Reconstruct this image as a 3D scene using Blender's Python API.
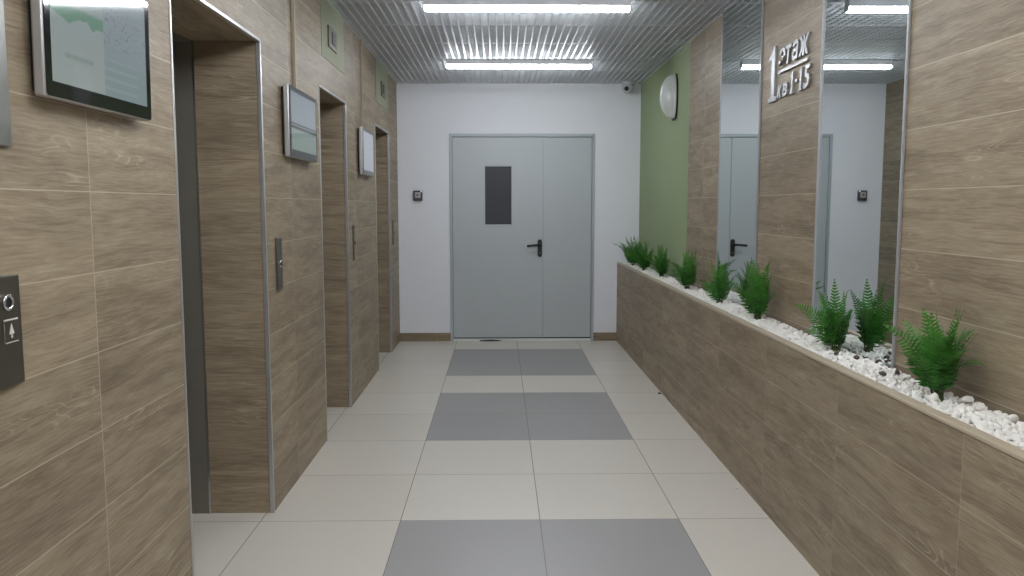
import bpy, bmesh, math, random
import numpy as np
from mathutils import Vector, Matrix, noise

scene = bpy.context.scene
for o in list(bpy.data.objects):
    bpy.data.objects.remove(o)
COL = scene.collection

# ------------------------------------------------------------------ camera
cam_data = bpy.data.cameras.new('camera')
cam_data.sensor_fit = 'HORIZONTAL'
cam_data.sensor_width = 36.0
cam_data.lens = 814.07 / 1024 * 36.0
cam_data.clip_start = 0.02
cam = bpy.data.objects.new('camera', cam_data)
COL.objects.link(cam)
RT = Vector((0.999886, -0.015078, -0.000542))
UP = Vector((0.002055, 0.100516, 0.994933))
FW = Vector((0.014947, 0.994821, -0.100536))
m = Matrix.Identity(4)
for i in range(3):
    m[i][0] = RT[i]; m[i][1] = UP[i]; m[i][2] = -FW[i]
m.translation = Vector((-0.1707, 0.0, 1.3474))
cam.matrix_world = m
scene.camera = cam

# ------------------------------------------------------------------ world, exposure
world = bpy.data.worlds.new('world')
scene.world = world
world.use_nodes = True
world.node_tree.nodes['Background'].inputs[0].default_value = (0.6, 0.65, 0.7, 1)
world.node_tree.nodes['Background'].inputs[1].default_value = 0.05
vs = scene.view_settings
scene.display_settings.display_device = 'sRGB'
vs.view_transform = 'Standard'
vs.look = 'None'
vs.gamma = 1.0
vs.exposure = 0.0
vs.use_curve_mapping = False
LAMP_STRENGTH = 54.0
LAMP_COLOUR = (0.925, 0.962, 1.0)
LAMP_Y = (-1.05, -0.07, 0.92, 1.89, 2.87, 4.823, 6.78)
try:
    scene.cycles.use_denoising = True
    scene.cycles.max_bounces = 10
    scene.cycles.diffuse_bounces = 6
    scene.cycles.sample_clamp_indirect = 6.0
except Exception:
    pass

# ------------------------------------------------------------------ room numbers (metres)
XL, XR, XP = -1.17, 1.21, 0.997          # left wall, right wall, planter front
YF, YB = 8.07, -2.6                      # far wall, back wall
ZC = 2.53                                # underside of the ceiling grid
XD = -1.45                               # plane of the lift doors
OPEN = [(2.555, 3.49, 2.03), (4.60, 5.385, 2.008), (6.63, 7.44, 1.995)]
ROW0 = 3.391                             # a cross joint of the floor tiles

# ------------------------------------------------------------------ materials
def srgb(r, g, b):
    f = lambda c: (c / 255 / 12.92) if c / 255 <= 0.04045 else ((c / 255 + 0.055) / 1.055) ** 2.4
    return (f(r), f(g), f(b), 1.0)

def new_mat(name):
    mt = bpy.data.materials.new(name)
    mt.use_nodes = True
    return mt, mt.node_tree.nodes, mt.node_tree.links, mt.node_tree.nodes['Principled BSDF']

class NT:
    """small helper to wire math nodes"""
    def __init__(s, nodes, links): s.n, s.l = nodes, links
    def put(s, sock, v):
        if isinstance(v, (int, float)): sock.default_value = v
        elif isinstance(v, tuple): sock.default_value = v
        else: s.l.new(v, sock)
    def math(s, op, a, b=None, c=None, clamp=False):
        n = s.n.new('ShaderNodeMath'); n.operation = op; n.use_clamp = clamp
        s.put(n.inputs[0], a)
        if b is not None: s.put(n.inputs[1], b)
        if c is not None: s.put(n.inputs[2], c)
        return n.outputs[0]
    def mix(s, fac, a, b, mode='MIX'):
        n = s.n.new('ShaderNodeMix'); n.data_type = 'RGBA'; n.blend_type = mode
        s.put(n.inputs[0], fac); s.put(n.inputs[6], a); s.put(n.inputs[7], b)
        return n.outputs[2]
    def xyz(s, x, y, z=0.0):
        n = s.n.new('ShaderNodeCombineXYZ')
        s.put(n.inputs[0], x); s.put(n.inputs[1], y); s.put(n.inputs[2], z)
        return n.outputs[0]
    def noise(s, vec, scale=1.0, detail=3.0, rough=0.5, dist=0.0):
        n = s.n.new('ShaderNodeTexNoise')
        s.put(n.inputs['Vector'], vec); n.inputs['Scale'].default_value = scale
        n.inputs['Detail'].default_value = detail; n.inputs['Roughness'].default_value = rough
        n.inputs['Distortion'].default_value = dist
        return n.outputs[0]
    def white(s, vec):
        n = s.n.new('ShaderNodeTexWhiteNoise'); s.put(n.inputs['Vector'], vec)
        return n.outputs['Value']
    def ramp(s, fac, lo, hi):
        n = s.n.new('ShaderNodeMapRange'); n.interpolation_type = 'SMOOTHSTEP'
        s.put(n.inputs[0], fac); n.inputs[1].default_value = lo; n.inputs[2].default_value = hi
        return n.outputs[0]
    def uv(s):
        n = s.n.new('ShaderNodeTexCoord'); x = s.n.new('ShaderNodeSeparateXYZ')
        s.l.new(n.outputs['UV'], x.inputs[0])
        return x.outputs[0], x.outputs[1]

def plain(name, col, rough=0.5, metal=0.0, noise_amt=0.04, nscale=6.0, spec=None, emit=0.0, coat=0.0, bump=0.0):
    mt, n, l, b = new_mat(name)
    t = NT(n, l)
    tc = n.new('ShaderNodeTexCoord')
    nz = t.noise(tc.outputs['Object'], nscale, 4.0, 0.6)
    dark = tuple(c * (1 - noise_amt * 2) for c in col[:3]) + (1,)
    lite = tuple(min(1, c * (1 + noise_amt * 2)) for c in col[:3]) + (1,)
    l.new(t.mix(nz, dark, lite), b.inputs['Base Color'])
    b.inputs['Roughness'].default_value = rough
    b.inputs['Metallic'].default_value = metal
    if spec is not None: b.inputs['Specular IOR Level'].default_value = spec
    if coat: b.inputs['Coat Weight'].default_value = coat
    if emit:
        b.inputs['Emission Color'].default_value = col
        b.inputs['Emission Strength'].default_value = emit
    if bump:
        bp = n.new('ShaderNodeBump'); bp.inputs['Strength'].default_value = bump
        bp.inputs['Distance'].default_value = 0.002
        l.new(nz, bp.inputs['Height']); l.new(bp.outputs[0], b.inputs['Normal'])
    return mt

def wood_tile(name, length, height, u0, v0, dark, mid, lite, joint, seed=0.0, joint_w=0.0022, vjoint=1.0):
    """ceramic plank tile with an oak print: UV in metres, u along the plank"""
    mt, n, l, b = new_mat(name)
    t = NT(n, l)
    u, v = t.uv()
    us = t.math('DIVIDE', t.math('SUBTRACT', u, u0), length)
    vs_ = t.math('DIVIDE', t.math('SUBTRACT', v, v0), height)
    iu, iv = t.math('FLOOR', us), t.math('FLOOR', vs_)
    fu, fv = t.math('FRACT', us), t.math('FRACT', vs_)
    r1 = t.white(t.xyz(iu, iv, seed + 0.5))
    r2 = t.white(t.xyz(iu, iv, seed + 7.5))
    ou = t.math('MULTIPLY_ADD', r1, 37.0, u)
    ov = t.math('MULTIPLY_ADD', r2, 23.0, v)
    # broad figure of the oak: smoky streaks along the plank, slightly wandering
    wander = t.noise(t.xyz(t.math('MULTIPLY', ou, 2.0), t.math('MULTIPLY', ov, 3.0), seed), 1.0, 2.0)
    ovw = t.math('MULTIPLY_ADD', wander, 0.05, ov)
    field = t.noise(t.xyz(t.math('MULTIPLY', ou, 1.4), t.math('MULTIPLY', ovw, 10.0), seed), 1.0, 4.0, 0.62, 0.3)
    bands = t.noise(t.xyz(t.math('MULTIPLY', ou, 3.0), t.math('MULTIPLY', ovw, 30.0), seed + 3), 1.0, 4.0, 0.68, 0.25)
    vein = t.noise(t.xyz(t.math('MULTIPLY', ou, 1.5), t.math('MULTIPLY', ovw, 19.0), seed + 13), 1.0, 3.0, 0.6, 0.4)
    mott = t.noise(t.xyz(t.math('MULTIPLY', ou, 7.0), t.math('MULTIPLY', ov, 22.0), seed + 17), 1.0, 4.0, 0.7)
    # growth rings: contour lines of a smooth field
    smooth = t.noise(t.xyz(t.math('MULTIPLY', ou, 2.0), t.math('MULTIPLY', ovw, 13.0), seed + 5), 1.0, 1.5, 0.45)
    ring = t.math('FRACT', t.math('MULTIPLY', smooth, 20.0))
    ring = t.math('ABSOLUTE', t.math('SUBTRACT', ring, 0.5))
    ring = t.ramp(ring, 0.30, 0.5)
    where = t.ramp(t.noise(t.xyz(t.math('MULTIPLY', ou, 1.9), t.math('MULTIPLY', ov, 6.0), seed + 9), 1.0, 2.0), 0.50, 0.66)
    fine = t.noise(t.xyz(t.math('MULTIPLY', ou, 9.0), t.math('MULTIPLY', ovw, 190.0), seed), 1.0, 3.0, 0.6)
    pores = t.ramp(t.noise(t.xyz(t.math('MULTIPLY', ou, 16.0), t.math('MULTIPLY', ovw, 260.0), seed + 2), 1.0, 2.0), 0.60, 0.74)
    deep = tuple(x * 0.68 for x in dark[:3]) + (1,)
    c = t.mix(t.ramp(field, 0.36, 0.60), dark, mid)
    c = t.mix(t.math('MULTIPLY', t.ramp(bands, 0.50, 0.72), 0.60), c, lite)
    c = t.mix(t.math('MULTIPLY', t.ramp(mott, 0.42, 0.75), 0.35), c, lite)
    c = t.mix(t.math('MULTIPLY', t.ramp(vein, 0.53, 0.66), 0.62), c, deep)
    c = t.mix(t.math('MULTIPLY', t.math('MULTIPLY', ring, t.math('MULTIPLY', where, t.ramp(mott, 0.38, 0.58))), 0.65), c, tuple(min(1, x * 1.25) for x in lite[:3]) + (1,))
    c = t.mix(t.math('MULTIPLY', pores, 0.25), c, deep)
    c = t.mix(0.32, c, t.mix(t.ramp(fine, 0.32, 0.68), dark, lite))
    tone = t.math('MULTIPLY_ADD', r1, 0.20, 0.90)
    c = t.mix(1.0, c, t.xyz(tone, tone, tone), 'MULTIPLY')
    # joints
    eu = t.math('MULTIPLY', t.math('MINIMUM', fu, t.math('SUBTRACT', 1.0, fu)), length)
    ev = t.math('MULTIPLY', t.math('MINIMUM', fv, t.math('SUBTRACT', 1.0, fv)), height)
    ju = t.math('MULTIPLY', t.ramp(eu, joint_w, joint_w * 0.4), vjoint)
    jv = t.ramp(ev, joint_w, joint_w * 0.4)
    j = t.math('MULTIPLY', t.math('MAXIMUM', ju, jv), 0.6)
    c = t.mix(j, c, joint)
    l.new(c, b.inputs['Base Color'])
    b.inputs['Roughness'].default_value = 0.48
    b.inputs['Specular IOR Level'].default_value = 0.4
    bp = n.new('ShaderNodeBump'); bp.inputs['Strength'].default_value = 0.25; bp.inputs['Distance'].default_value = 0.001
    h = t.math('SUBTRACT', t.math('MULTIPLY', fine, 0.5), j)
    l.new(h, bp.inputs['Height']); l.new(bp.outputs[0], b.inputs['Normal'])
    return mt

W_DARK, W_MID, W_LITE = srgb(119, 103, 83), srgb(150, 134, 112), srgb(177, 163, 140)
W_JOINT = srgb(205, 192, 168)
M_WOOD_L = wood_tile('oak_print_tile_left', 1.2, 0.1985, 2.015, 0.985, W_DARK, W_MID, W_LITE, W_JOINT, 1.0)
M_WOOD_R = wood_tile('oak_print_tile_right', 1.2, 0.2, 1.95, 1.0, W_DARK, W_MID, W_LITE, W_JOINT, 4.0)
M_WOOD_P = wood_tile('oak_print_tile_planter', 0.76, 0.198, 1.985, 0.787, W_DARK, W_MID, W_LITE, srgb(196, 180, 154), 8.0, 0.0022, 0.6)
M_WOOD_V = wood_tile('oak_print_tile_reveal', 1.2, 0.1985, -0.3, 0.985, W_DARK, W_MID, W_LITE, srgb(150, 134, 110), 12.0, 0.0016)
M_CAP = plain('taupe_rim_tile', srgb(182, 168, 146), 0.38, 0, 0.04, 5.0)
M_SKIRT = wood_tile('oak_print_skirting', 1.2, 0.4, 0.4, -0.1, W_DARK, srgb(150, 130, 106), srgb(165, 148, 124), W_JOINT, 17.0)
M_WHITE = plain('white_wall_paint', srgb(231, 233, 240), 0.75, 0, 0.012, 3.0)
M_GREEN = plain('green_wall_paint', srgb(147, 162, 124), 0.65, 0, 0.03, 2.0)
M_GREENP = plain('pale_green_panel_paint', srgb(158, 163, 138), 0.65, 0, 0.03, 2.0)
M_DOOR = plain('grey_door_enamel', srgb(182, 188, 192), 0.42, 0, 0.012, 2.0)
M_DOORD = plain('grey_door_frame_enamel', srgb(172, 179, 185), 0.42, 0, 0.012, 2.0)
M_BLACK = plain('black_plastic', srgb(24, 26, 29), 0.35, 0, 0.05)
M_GAP = plain('painted_gap_shade', srgb(18, 18, 18), 0.8, 0, 0.05)
M_STEEL = plain('brushed_steel', srgb(176, 176, 174), 0.32, 1.0, 0.05, 30.0)
M_STEELD = plain('dark_brushed_steel', srgb(112, 108, 98), 0.38, 0.85, 0.06, 30.0)
M_CHROME = plain('polished_steel_trim', srgb(205, 206, 208), 0.18, 1.0, 0.03, 20.0)
M_EDGE = plain('satin_steel_edge', srgb(186, 186, 186), 0.30, 0.65, 0.03, 20.0)
M_MTRIM = plain('satin_mirror_trim', srgb(165, 166, 168), 0.45, 0.25, 0.03, 20.0)
M_LIFT = plain('lift_door_steel', srgb(132, 128, 120), 0.45, 0.5, 0.05, 12.0)
M_ALU = plain('silver_screen_case', srgb(190, 190, 190), 0.35, 0.7, 0.02)
M_BEZEL = plain('black_glass_bezel', srgb(14, 15, 18), 0.06, 0, 0.02, spec=0.6)
M_TRUNK = plain('taupe_trunking', srgb(166, 152, 132), 0.5, 0, 0.05)
M_GRID = plain('ceiling_grid_aluminium', srgb(220, 224, 230), 0.38, 0.2, 0.03, 8.0)
M_VOID = plain('void_above_grid', srgb(120, 122, 125), 0.9, 0, 0.1)
M_LAMPBODY = plain('white_lamp_body', srgb(225, 226, 228), 0.5, 0, 0.01)
M_MIRROR = plain('mirror_silvering', srgb(226, 232, 232), 0.012, 1.0, 0.005)
M_LETTER = plain('brushed_letter_metal', srgb(172, 173, 176), 0.38, 0.7, 0.03, 20.0)
M_OPAL = plain('opal_lamp_cover', srgb(214, 218, 218), 0.3, 0, 0.01, coat=0.3)
M_CAMW = plain('white_camera_plastic', srgb(205, 208, 212), 0.4, 0, 0.02)
M_PANE = plain('dark_wired_pane', srgb(60, 62, 66), 0.08, 0, 0.05, spec=0.5)
M_SOIL = plain('gravel_underlay', srgb(112, 104, 94), 0.9, 0, 0.12, 60.0, bump=0.5)
M_PEB = plain('white_marble_chip', srgb(243, 240, 234), 0.55, 0, 0.05, 40.0, bump=0.3)
M_PEBD = plain('dark_stone_chip', srgb(82, 68, 66), 0.6, 0, 0.12, 60.0, bump=0.3)
M_SCRAP = plain('dark_rubber_scrap', srgb(36, 34, 32), 0.8, 0, 0.1)
M_SYMBOL = plain('pale_engraving', srgb(214, 212, 204), 0.5, 0, 0.02)
M_RED = plain('red_display_segment', srgb(120, 30, 26), 0.4, 0, 0.02)

def lamp_mat():
    mt, n, l, b = new_mat('led_diffuser')
    b.inputs['Base Color'].default_value = (0.9, 0.9, 0.9, 1)
    b.inputs['Emission Color'].default_value = LAMP_COLOUR + (1,)
    b.inputs['Emission Strength'].default_value = LAMP_STRENGTH
    return mt
M_LED = lamp_mat()

def floor_mat(name, c0, c1, joint, rough):
    mt, n, l, b = new_mat(name)
    t = NT(n, l)
    u, v = t.uv()
    fu, fv = t.math('FRACT', u), t.math('FRACT', v)
    r = t.white(t.xyz(t.math('FLOOR', u), t.math('FLOOR', v), 0.5))
    tc = n.new('ShaderNodeTexCoord')
    sp = t.noise(tc.outputs['Object'], 420.0, 2.0, 0.6)
    cl = t.noise(tc.outputs['Object'], 3.0, 3.0, 0.6)
    c = t.mix(t.math('ADD', t.math('MULTIPLY', r, 0.5), t.math('MULTIPLY', cl, 0.5)), c0, c1)
    k = t.math('MULTIPLY_ADD', sp, 0.06, 0.97)
    c = t.mix(1.0, c, t.xyz(k, k, k), 'MULTIPLY')
    e = t.math('MINIMUM', t.math('MINIMUM', fu, t.math('SUBTRACT', 1.0, fu)), t.math('MINIMUM', fv, t.math('SUBTRACT', 1.0, fv)))
    j = t.ramp(e, 0.0034, 0.0018)
    l.new(t.mix(j, c, joint), b.inputs['Base Color'])
    l.new(t.math('MULTIPLY_ADD', j, 0.4, rough), b.inputs['Roughness'])
    b.inputs['Specular IOR Level'].default_value = 0.45
    bp = n.new('ShaderNodeBump'); bp.inputs['Strength'].default_value = 0.3; bp.inputs['Distance'].default_value = 0.001
    bp.invert = True
    l.new(j, bp.inputs['Height']); l.new(bp.outputs[0], b.inputs['Normal'])
    return mt
M_TILE = floor_mat('pale_porcelain_tile', srgb(212, 206, 196), srgb(219, 214, 205), srgb(116, 106, 94), 0.33)
M_TILED = floor_mat('grey_porcelain_tile', srgb(157, 155, 155), srgb(163, 161, 161), srgb(128, 126, 125), 0.36)

def leaf_mat():
    mt, n, l, b = new_mat('fern_leaf')
    t = NT(n, l)
    tc = n.new('ShaderNodeTexCoord')
    nz = t.noise(tc.outputs['Object'], 28.0, 3.0, 0.6)
    u, v = t.uv()
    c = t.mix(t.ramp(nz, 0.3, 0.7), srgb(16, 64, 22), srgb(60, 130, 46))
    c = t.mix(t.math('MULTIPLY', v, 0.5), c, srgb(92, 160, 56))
    l.new(c, b.inputs['Base Color'])
    b.inputs['Roughness'].default_value = 0.42
    tr = n.new('ShaderNodeBsdfTranslucent'); l.new(c, tr.inputs[0])
    mx = n.new('ShaderNodeMixShader'); mx.inputs[0].default_value = 0.15
    out = n['Material Output']
    l.new(b.outputs[0], mx.inputs[1]); l.new(tr.outputs[0], mx.inputs[2]); l.new(mx.outputs[0], out.inputs[0])
    return mt
M_LEAF = leaf_mat()
M_STALK = plain('fern_stalk', srgb(58, 74, 30), 0.6, 0, 0.1)

def display_mat(name, kind, strength):
    """lit LCD: its page or painted reflections are drawn in UV (0..1 over the display)"""
    mt, n, l, b = new_mat(name)
    t = NT(n, l)
    u, v = t.uv()
    if kind == 'page':
        nz = t.noise(t.xyz(t.math('MULTIPLY', u, 7.0), t.math('MULTIPLY', v, 3.0)), 1.0, 2.0)
        left = t.mix(t.ramp(v, 0.1, 1.0), srgb(192, 205, 203), srgb(184, 200, 202))
        hill = t.math('MULTIPLY_ADD', nz, 0.24, 0.44)
        hillm = t.math('MULTIPLY', t.ramp(t.math('SUBTRACT', v, hill), 0.0, 0.03), t.ramp(v, 0.70, 0.66))
        left = t.mix(t.math('MULTIPLY', hillm, 0.85), left, srgb(120, 176, 146))
        tl = t.math('MULTIPLY', t.ramp(t.math('ABSOLUTE', t.math('SUBTRACT', v, 0.25)), 0.03, 0.01), t.ramp(t.math('ABSOLUTE', t.math('SUBTRACT', u, 0.25)), 0.15, 0.12))
        left = t.mix(t.math('MULTIPLY', tl, t.math('MULTIPLY', t.noise(t.xyz(t.math('MULTIPLY', u, 60.0), 0.0), 1.0, 1.0), 0.6)), left, srgb(120, 138, 136))
        right = t.mix(v, srgb(164, 184, 190), srgb(182, 198, 204))
        dots = t.noise(t.xyz(t.math('MULTIPLY', u, 46.0), t.math('MULTIPLY', v, 26.0)), 1.0, 1.0)
        dm = t.math('MULTIPLY', t.ramp(dots, 0.60, 0.66), t.math('MULTIPLY', t.ramp(v, 0.42, 0.48), t.ramp(v, 0.86, 0.82)))
        right = t.mix(t.math('MULTIPLY', dm, 0.6), right, srgb(140, 122, 130))
        lines = t.math('FRACT', t.math('MULTIPLY', v, 11.0))
        lm = t.math('MULTIPLY', t.ramp(lines, 0.62, 0.75), t.math('MULTIPLY', t.ramp(v, 0.38, 0.34), t.ramp(u, 0.92, 0.86)))
        right = t.mix(t.math('MULTIPLY', lm, 0.3), right, srgb(206, 216, 218))
        c = t.mix(t.ramp(u, 0.498, 0.502), left, right)
    elif kind == 'painted_reflection':
        top = t.mix(v, srgb(176, 190, 198), srgb(166, 182, 192))  # ceiling reflection painted into the emission
        bot = srgb(160, 182, 172)  # reflection of the green wall, painted in as well
        c = t.mix(t.ramp(v, 0.425, 0.43), bot, top)
        band = t.math('MAXIMUM', t.ramp(t.math('ABSOLUTE', t.math('SUBTRACT', v, 0.395)), 0.032, 0.022), t.ramp(t.math('ABSOLUTE', t.math('SUBTRACT', v, 0.455)), 0.020, 0.012))  # dark reflected ceiling edge, painted as a double band
        c = t.mix(t.math('MULTIPLY', band, 1.0), c, srgb(44, 52, 52))
    else:
        c = t.mix(v, srgb(182, 190, 202), srgb(190, 198, 210))
    b.inputs['Base Color'].default_value = (0.02, 0.02, 0.02, 1)
    b.inputs['Roughness'].default_value = 0.06
    b.inputs['Specular IOR Level'].default_value = 0.6
    l.new(c, b.inputs['Emission Color'])
    b.inputs['Emission Strength'].default_value = strength
    return mt

# ------------------------------------------------------------------ mesh builder
class MB:
    def __init__(s): s.bm = bmesh.new(); s.uv = s.bm.loops.layers.uv.new('UVMap')
    def setuv(s, faces, uo=0.0, vo=0.0):
        for f in faces:
            f.normal_update(); nn = f.normal
            ax = max(range(3), key=lambda i: abs(nn[i]))
            for lp in f.loops:
                c = lp.vert.co
                if ax == 0: lp[s.uv].uv = (c.y + uo, c.z + vo)
                elif ax == 1: lp[s.uv].uv = (c.x + uo, c.z + vo)
                else: lp[s.uv].uv = (c.y + uo, c.x + vo)
    def box(s, x0, x1, y0, y1, z0, z1, bevel=0.0, mi=0, uo=0.0, seg=2, mis=None):
        vs_ = [s.bm.verts.new((x, y, z)) for x in (x0, x1) for y in (y0, y1) for z in (z0, z1)]
        q = [(0, 1, 3, 2), (4, 6, 7, 5), (0, 4, 5, 1), (2, 3, 7, 6), (0, 2, 6, 4), (1, 5, 7, 3)]   # -x +x -y +y -z +z
        fs = []
        for k, a in enumerate(q):
            f = s.bm.faces.new([vs_[i] for i in a]); f.material_index = mis[k] if mis else mi; fs.append(f)
        if bevel:
            es = list({e for f in fs for e in f.edges})
            r = bmesh.ops.bevel(s.bm, geom=es, offset=bevel, segments=seg, affect='EDGES', profile=0.5)
            fs = [f for f in set(fs) | set(r['faces']) if f.is_valid]
            for f in fs: f.material_index = mi; f.smooth = True
        s.setuv(fs, uo)
        return fs
    def quad(s, pts, mi=0, uvs=None, uo=0.0):
        f = s.bm.faces.new([s.bm.verts.new(p) for p in pts]); f.material_index = mi
        if uvs:
            for lp, w in zip(f.loops, uvs): lp[s.uv].uv = w
        else: s.setuv([f], uo)
        return f
    def lathe(s, prof, origin, axis='Z', n=32, mi=0, sx=1.0, sy=1.0, smooth=True):
        """prof = [(r, h)] revolved round the axis"""
        rings = []
        for r, h in prof:
            ring = []
            for k in range(n):
                a = 2 * math.pi * k / n
                p = (r * math.cos(a) * sx, r * math.sin(a) * sy, h)
                if axis == 'X': p = (p[2], p[0], p[1])
                elif axis == '-X': p = (-p[2], p[1], p[0])
                elif axis == 'Y': p = (p[0], p[2], p[1])
                elif axis == '-Y': p = (p[0], -p[2], p[1])
                ring.append(s.bm.verts.new(Vector(p) + Vector(origin)))
            rings.append(ring)
        fs = []
        for a, b in zip(rings, rings[1:]):
            for k in range(n):
                f = s.bm.faces.new((a[k], a[(k + 1) % n], b[(k + 1) % n], b[k])); f.smooth = smooth; f.material_index = mi; fs.append(f)
        for ring in (rings[0], rings[-1]):
            f = s.bm.faces.new(ring); f.material_index = mi; fs.append(f)
        return fs
    def tube(s, pts, rads, n=10, mi=0):
        pts = [Vector(p) for p in pts]
        if not isinstance(rads, (list, tuple)): rads = [rads] * len(pts)
        rings = []
        for i, p in enumerate(pts):
            d = (pts[min(i + 1, len(pts) - 1)] - pts[max(i - 1, 0)]).normalized()
            a = d.orthogonal().normalized() if i == 0 else (rings_a - d * rings_a.dot(d)).normalized()
            rings_a = a
            b = d.cross(a)
            rings.append([s.bm.verts.new(p + (a * math.cos(t) + b * math.sin(t)) * rads[i]) for t in [2 * math.pi * k / n for k in range(n)]])
        for a, b in zip(rings, rings[1:]):
            for k in range(n):
                f = s.bm.faces.new((a[k], a[(k + 1) % n], b[(k + 1) % n], b[k])); f.smooth = True; f.material_index = mi
        for r in (rings[0], rings[-1]):
            f = s.bm.faces.new(r); f.material_index = mi
    def build(s, name, mats, parent=None, origin=None, fix=True):
        if fix: bmesh.ops.recalc_face_normals(s.bm, faces=s.bm.faces)
        me = bpy.data.meshes.new(name)
        off = Vector((0, 0, 0))
        if parent is not None:
            r = parent
            while r.parent is not None: r = r.parent
            off = Vector(r.location)
        elif origin is not None: off = Vector(origin)
        if off.length: bmesh.ops.translate(s.bm, verts=s.bm.verts, vec=-off)
        s.bm.to_mesh(me); s.bm.free()
        for mt in (mats if isinstance(mats, (list, tuple)) else [mats]): me.materials.append(mt)
        o = bpy.data.objects.new(name, me); COL.objects.link(o)
        if parent is not None: o.parent = parent
        elif origin is not None: o.location = off
        return o

def struct(o): o['kind'] = 'structure'; return o
def tag(o, label, cat, group=None, kind=None):
    o['label'] = label; o['category'] = cat
    if group: o['group'] = group
    if kind: o['kind'] = kind
    return o
def thing(name, loc, label=None, cat=None, group=None, structure=False):
    o = bpy.data.objects.new(name, None); o.empty_display_size = 0.05
    COL.objects.link(o); o.location = loc
    if label: tag(o, label, cat, group)
    if structure: o['kind'] = 'structure'
    return o

# ------------------------------------------------------------------ floor
mb = MB()
nx = [(-1.75, -1.2), (-1.2, -0.6), (-0.6, 0.0), (0.0, 0.6), (0.6, 1.2), (1.2, 1.3)]
DARK_ROWS = {-2, -1, 2, 3, 5, 6, -6, -5, -9, -10}
for k in range(-10, 9):
    y0, y1 = max(ROW0 + 0.6 * k, YB), min(ROW0 + 0.6 * (k + 1), YF + 0.15)
    for x0, x1 in nx:
        dark = k in DARK_ROWS and -0.61 < x0 < 0.59
        uvf = lambda x, y: ((x + 60) / 0.6, (y - ROW0 + 60) / 0.6)
        mb.quad([(x0, y0, 0), (x1, y0, 0), (x1, y1, 0), (x0, y1, 0)], 1 if dark else 0,
                [uvf(x0, y0), uvf(x1, y0), uvf(x1, y1), uvf(x0, y1)])
bmesh.ops.remove_doubles(mb.bm, verts=mb.bm.verts, dist=1e-5)
fl = mb.build('floor', [M_TILE, M_TILED]); struct(fl)

# ------------------------------------------------------------------ left wall with three lift openings
mb = MB()
ZT = 2.72
XB = XD - 0.30
prev = YB
for (a, b, zt), uo in zip(OPEN, (0.0, -0.735 + 0.0 + -1.2 * 0 , -0.1)):
    # wall before the opening; end faces are the reveals
    mb.box(XB, XL, prev, a, 0, ZT, uo=uo, mis=[0, 0, 1, 1, 0, 0])
    mb.box(XB, XL, a, b, zt, ZT, uo=uo, mis=[0, 0, 1, 1, 1, 0])
    prev = b
mb.box(XB, XL, prev, YF + 0.1, 0, ZT, uo=-0.2, mis=[0, 0, 1, 1, 0, 0])
wl = struct(mb.build('wall_left', [M_WOOD_L, M_WOOD_V]))

# ------------------------------------------------------------------ far wall with the door opening
DX0, DX1, DZ = -0.664, 0.766, 2.048
mb = MB()
mb.box(XL, DX0, YF, YF + 0.12, 0, ZT)
mb.box(DX1, XR + 0.12, YF, YF + 0.12, 0, ZT)
mb.box(DX0, DX1, YF, YF + 0.12, DZ, ZT)
struct(mb.build('wall_far', M_WHITE))
for nm, x0, x1 in (('baseboard_far_left', XL, DX0), ('baseboard_far_right', DX1, XP)):
    mb = MB(); mb.box(x0, x1, YF - 0.012, YF, 0, 0.082); struct(mb.build(nm, M_SKIRT))

# back wall behind the viewer
mb = MB(); mb.box(XB, XR + 0.12, YB - 0.1, YB, 0, ZT); struct(mb.build('wall_back', M_WHITE))

# ------------------------------------------------------------------ right wall: wood, then green paint at the far end
YG = 6.0
mb = MB()
mb.box(XR, XR + 0.1, YB, YG, 0, ZT, mi=0)
mb.box(XR, XR + 0.1, YG, YF, 0, ZT, mi=1)
struct(mb.build('wall_right', [M_WOOD_R, M_GREEN]))

# green paint fields over the second and third lift
for k, (y0, y1) in enumerate(((4.70, 5.36), (6.72, 7.42))):
    mb = MB(); mb.box(XL, XL + 0.003, y0, y1, 2.19, ZC + 0.03)
    o = mb.build('trim_%d' % (20 + k), M_GREENP); struct(o)

# ------------------------------------------------------------------ ceiling: open-cell grid under a dark void
mb = MB()
P, BW, BH = 0.05, 0.010, 0.040
k = 0
x = XL + 0.03
while x < XR - 0.005:
    mb.box(x - BW / 2, x + BW / 2, YB, YF, ZC, ZC + BH); x += P
y = YB + 0.03
while y < YF - 0.005:
    mb.box(XL, XR, y - 0.003, y + 0.003, ZC + 0.0012, ZC + BH - 0.0006); y += P
# carrier rails every 0.6 m
for k in range(19):
    y = YB + 0.3 + 0.6 * k
    mb.box(XL, XR, y - 0.007, y + 0.007, ZC - 0.0008, ZC + BH)
for xx in (XL + 0.008, XR - 0.008):
    mb.box(xx - 0.008, xx + 0.008, YB, YF, ZC - 0.001, ZC + BH)
mb.box(XL, XR, YF - 0.014, YF, ZC - 0.001, ZC + BH)
struct(mb.build('ceiling', M_GRID))
mb = MB(); mb.box(XB, XR + 0.1, YB, YF + 0.1, ZT, ZT + 0.05); struct(mb.build('ceiling_slab', M_VOID))

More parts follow.
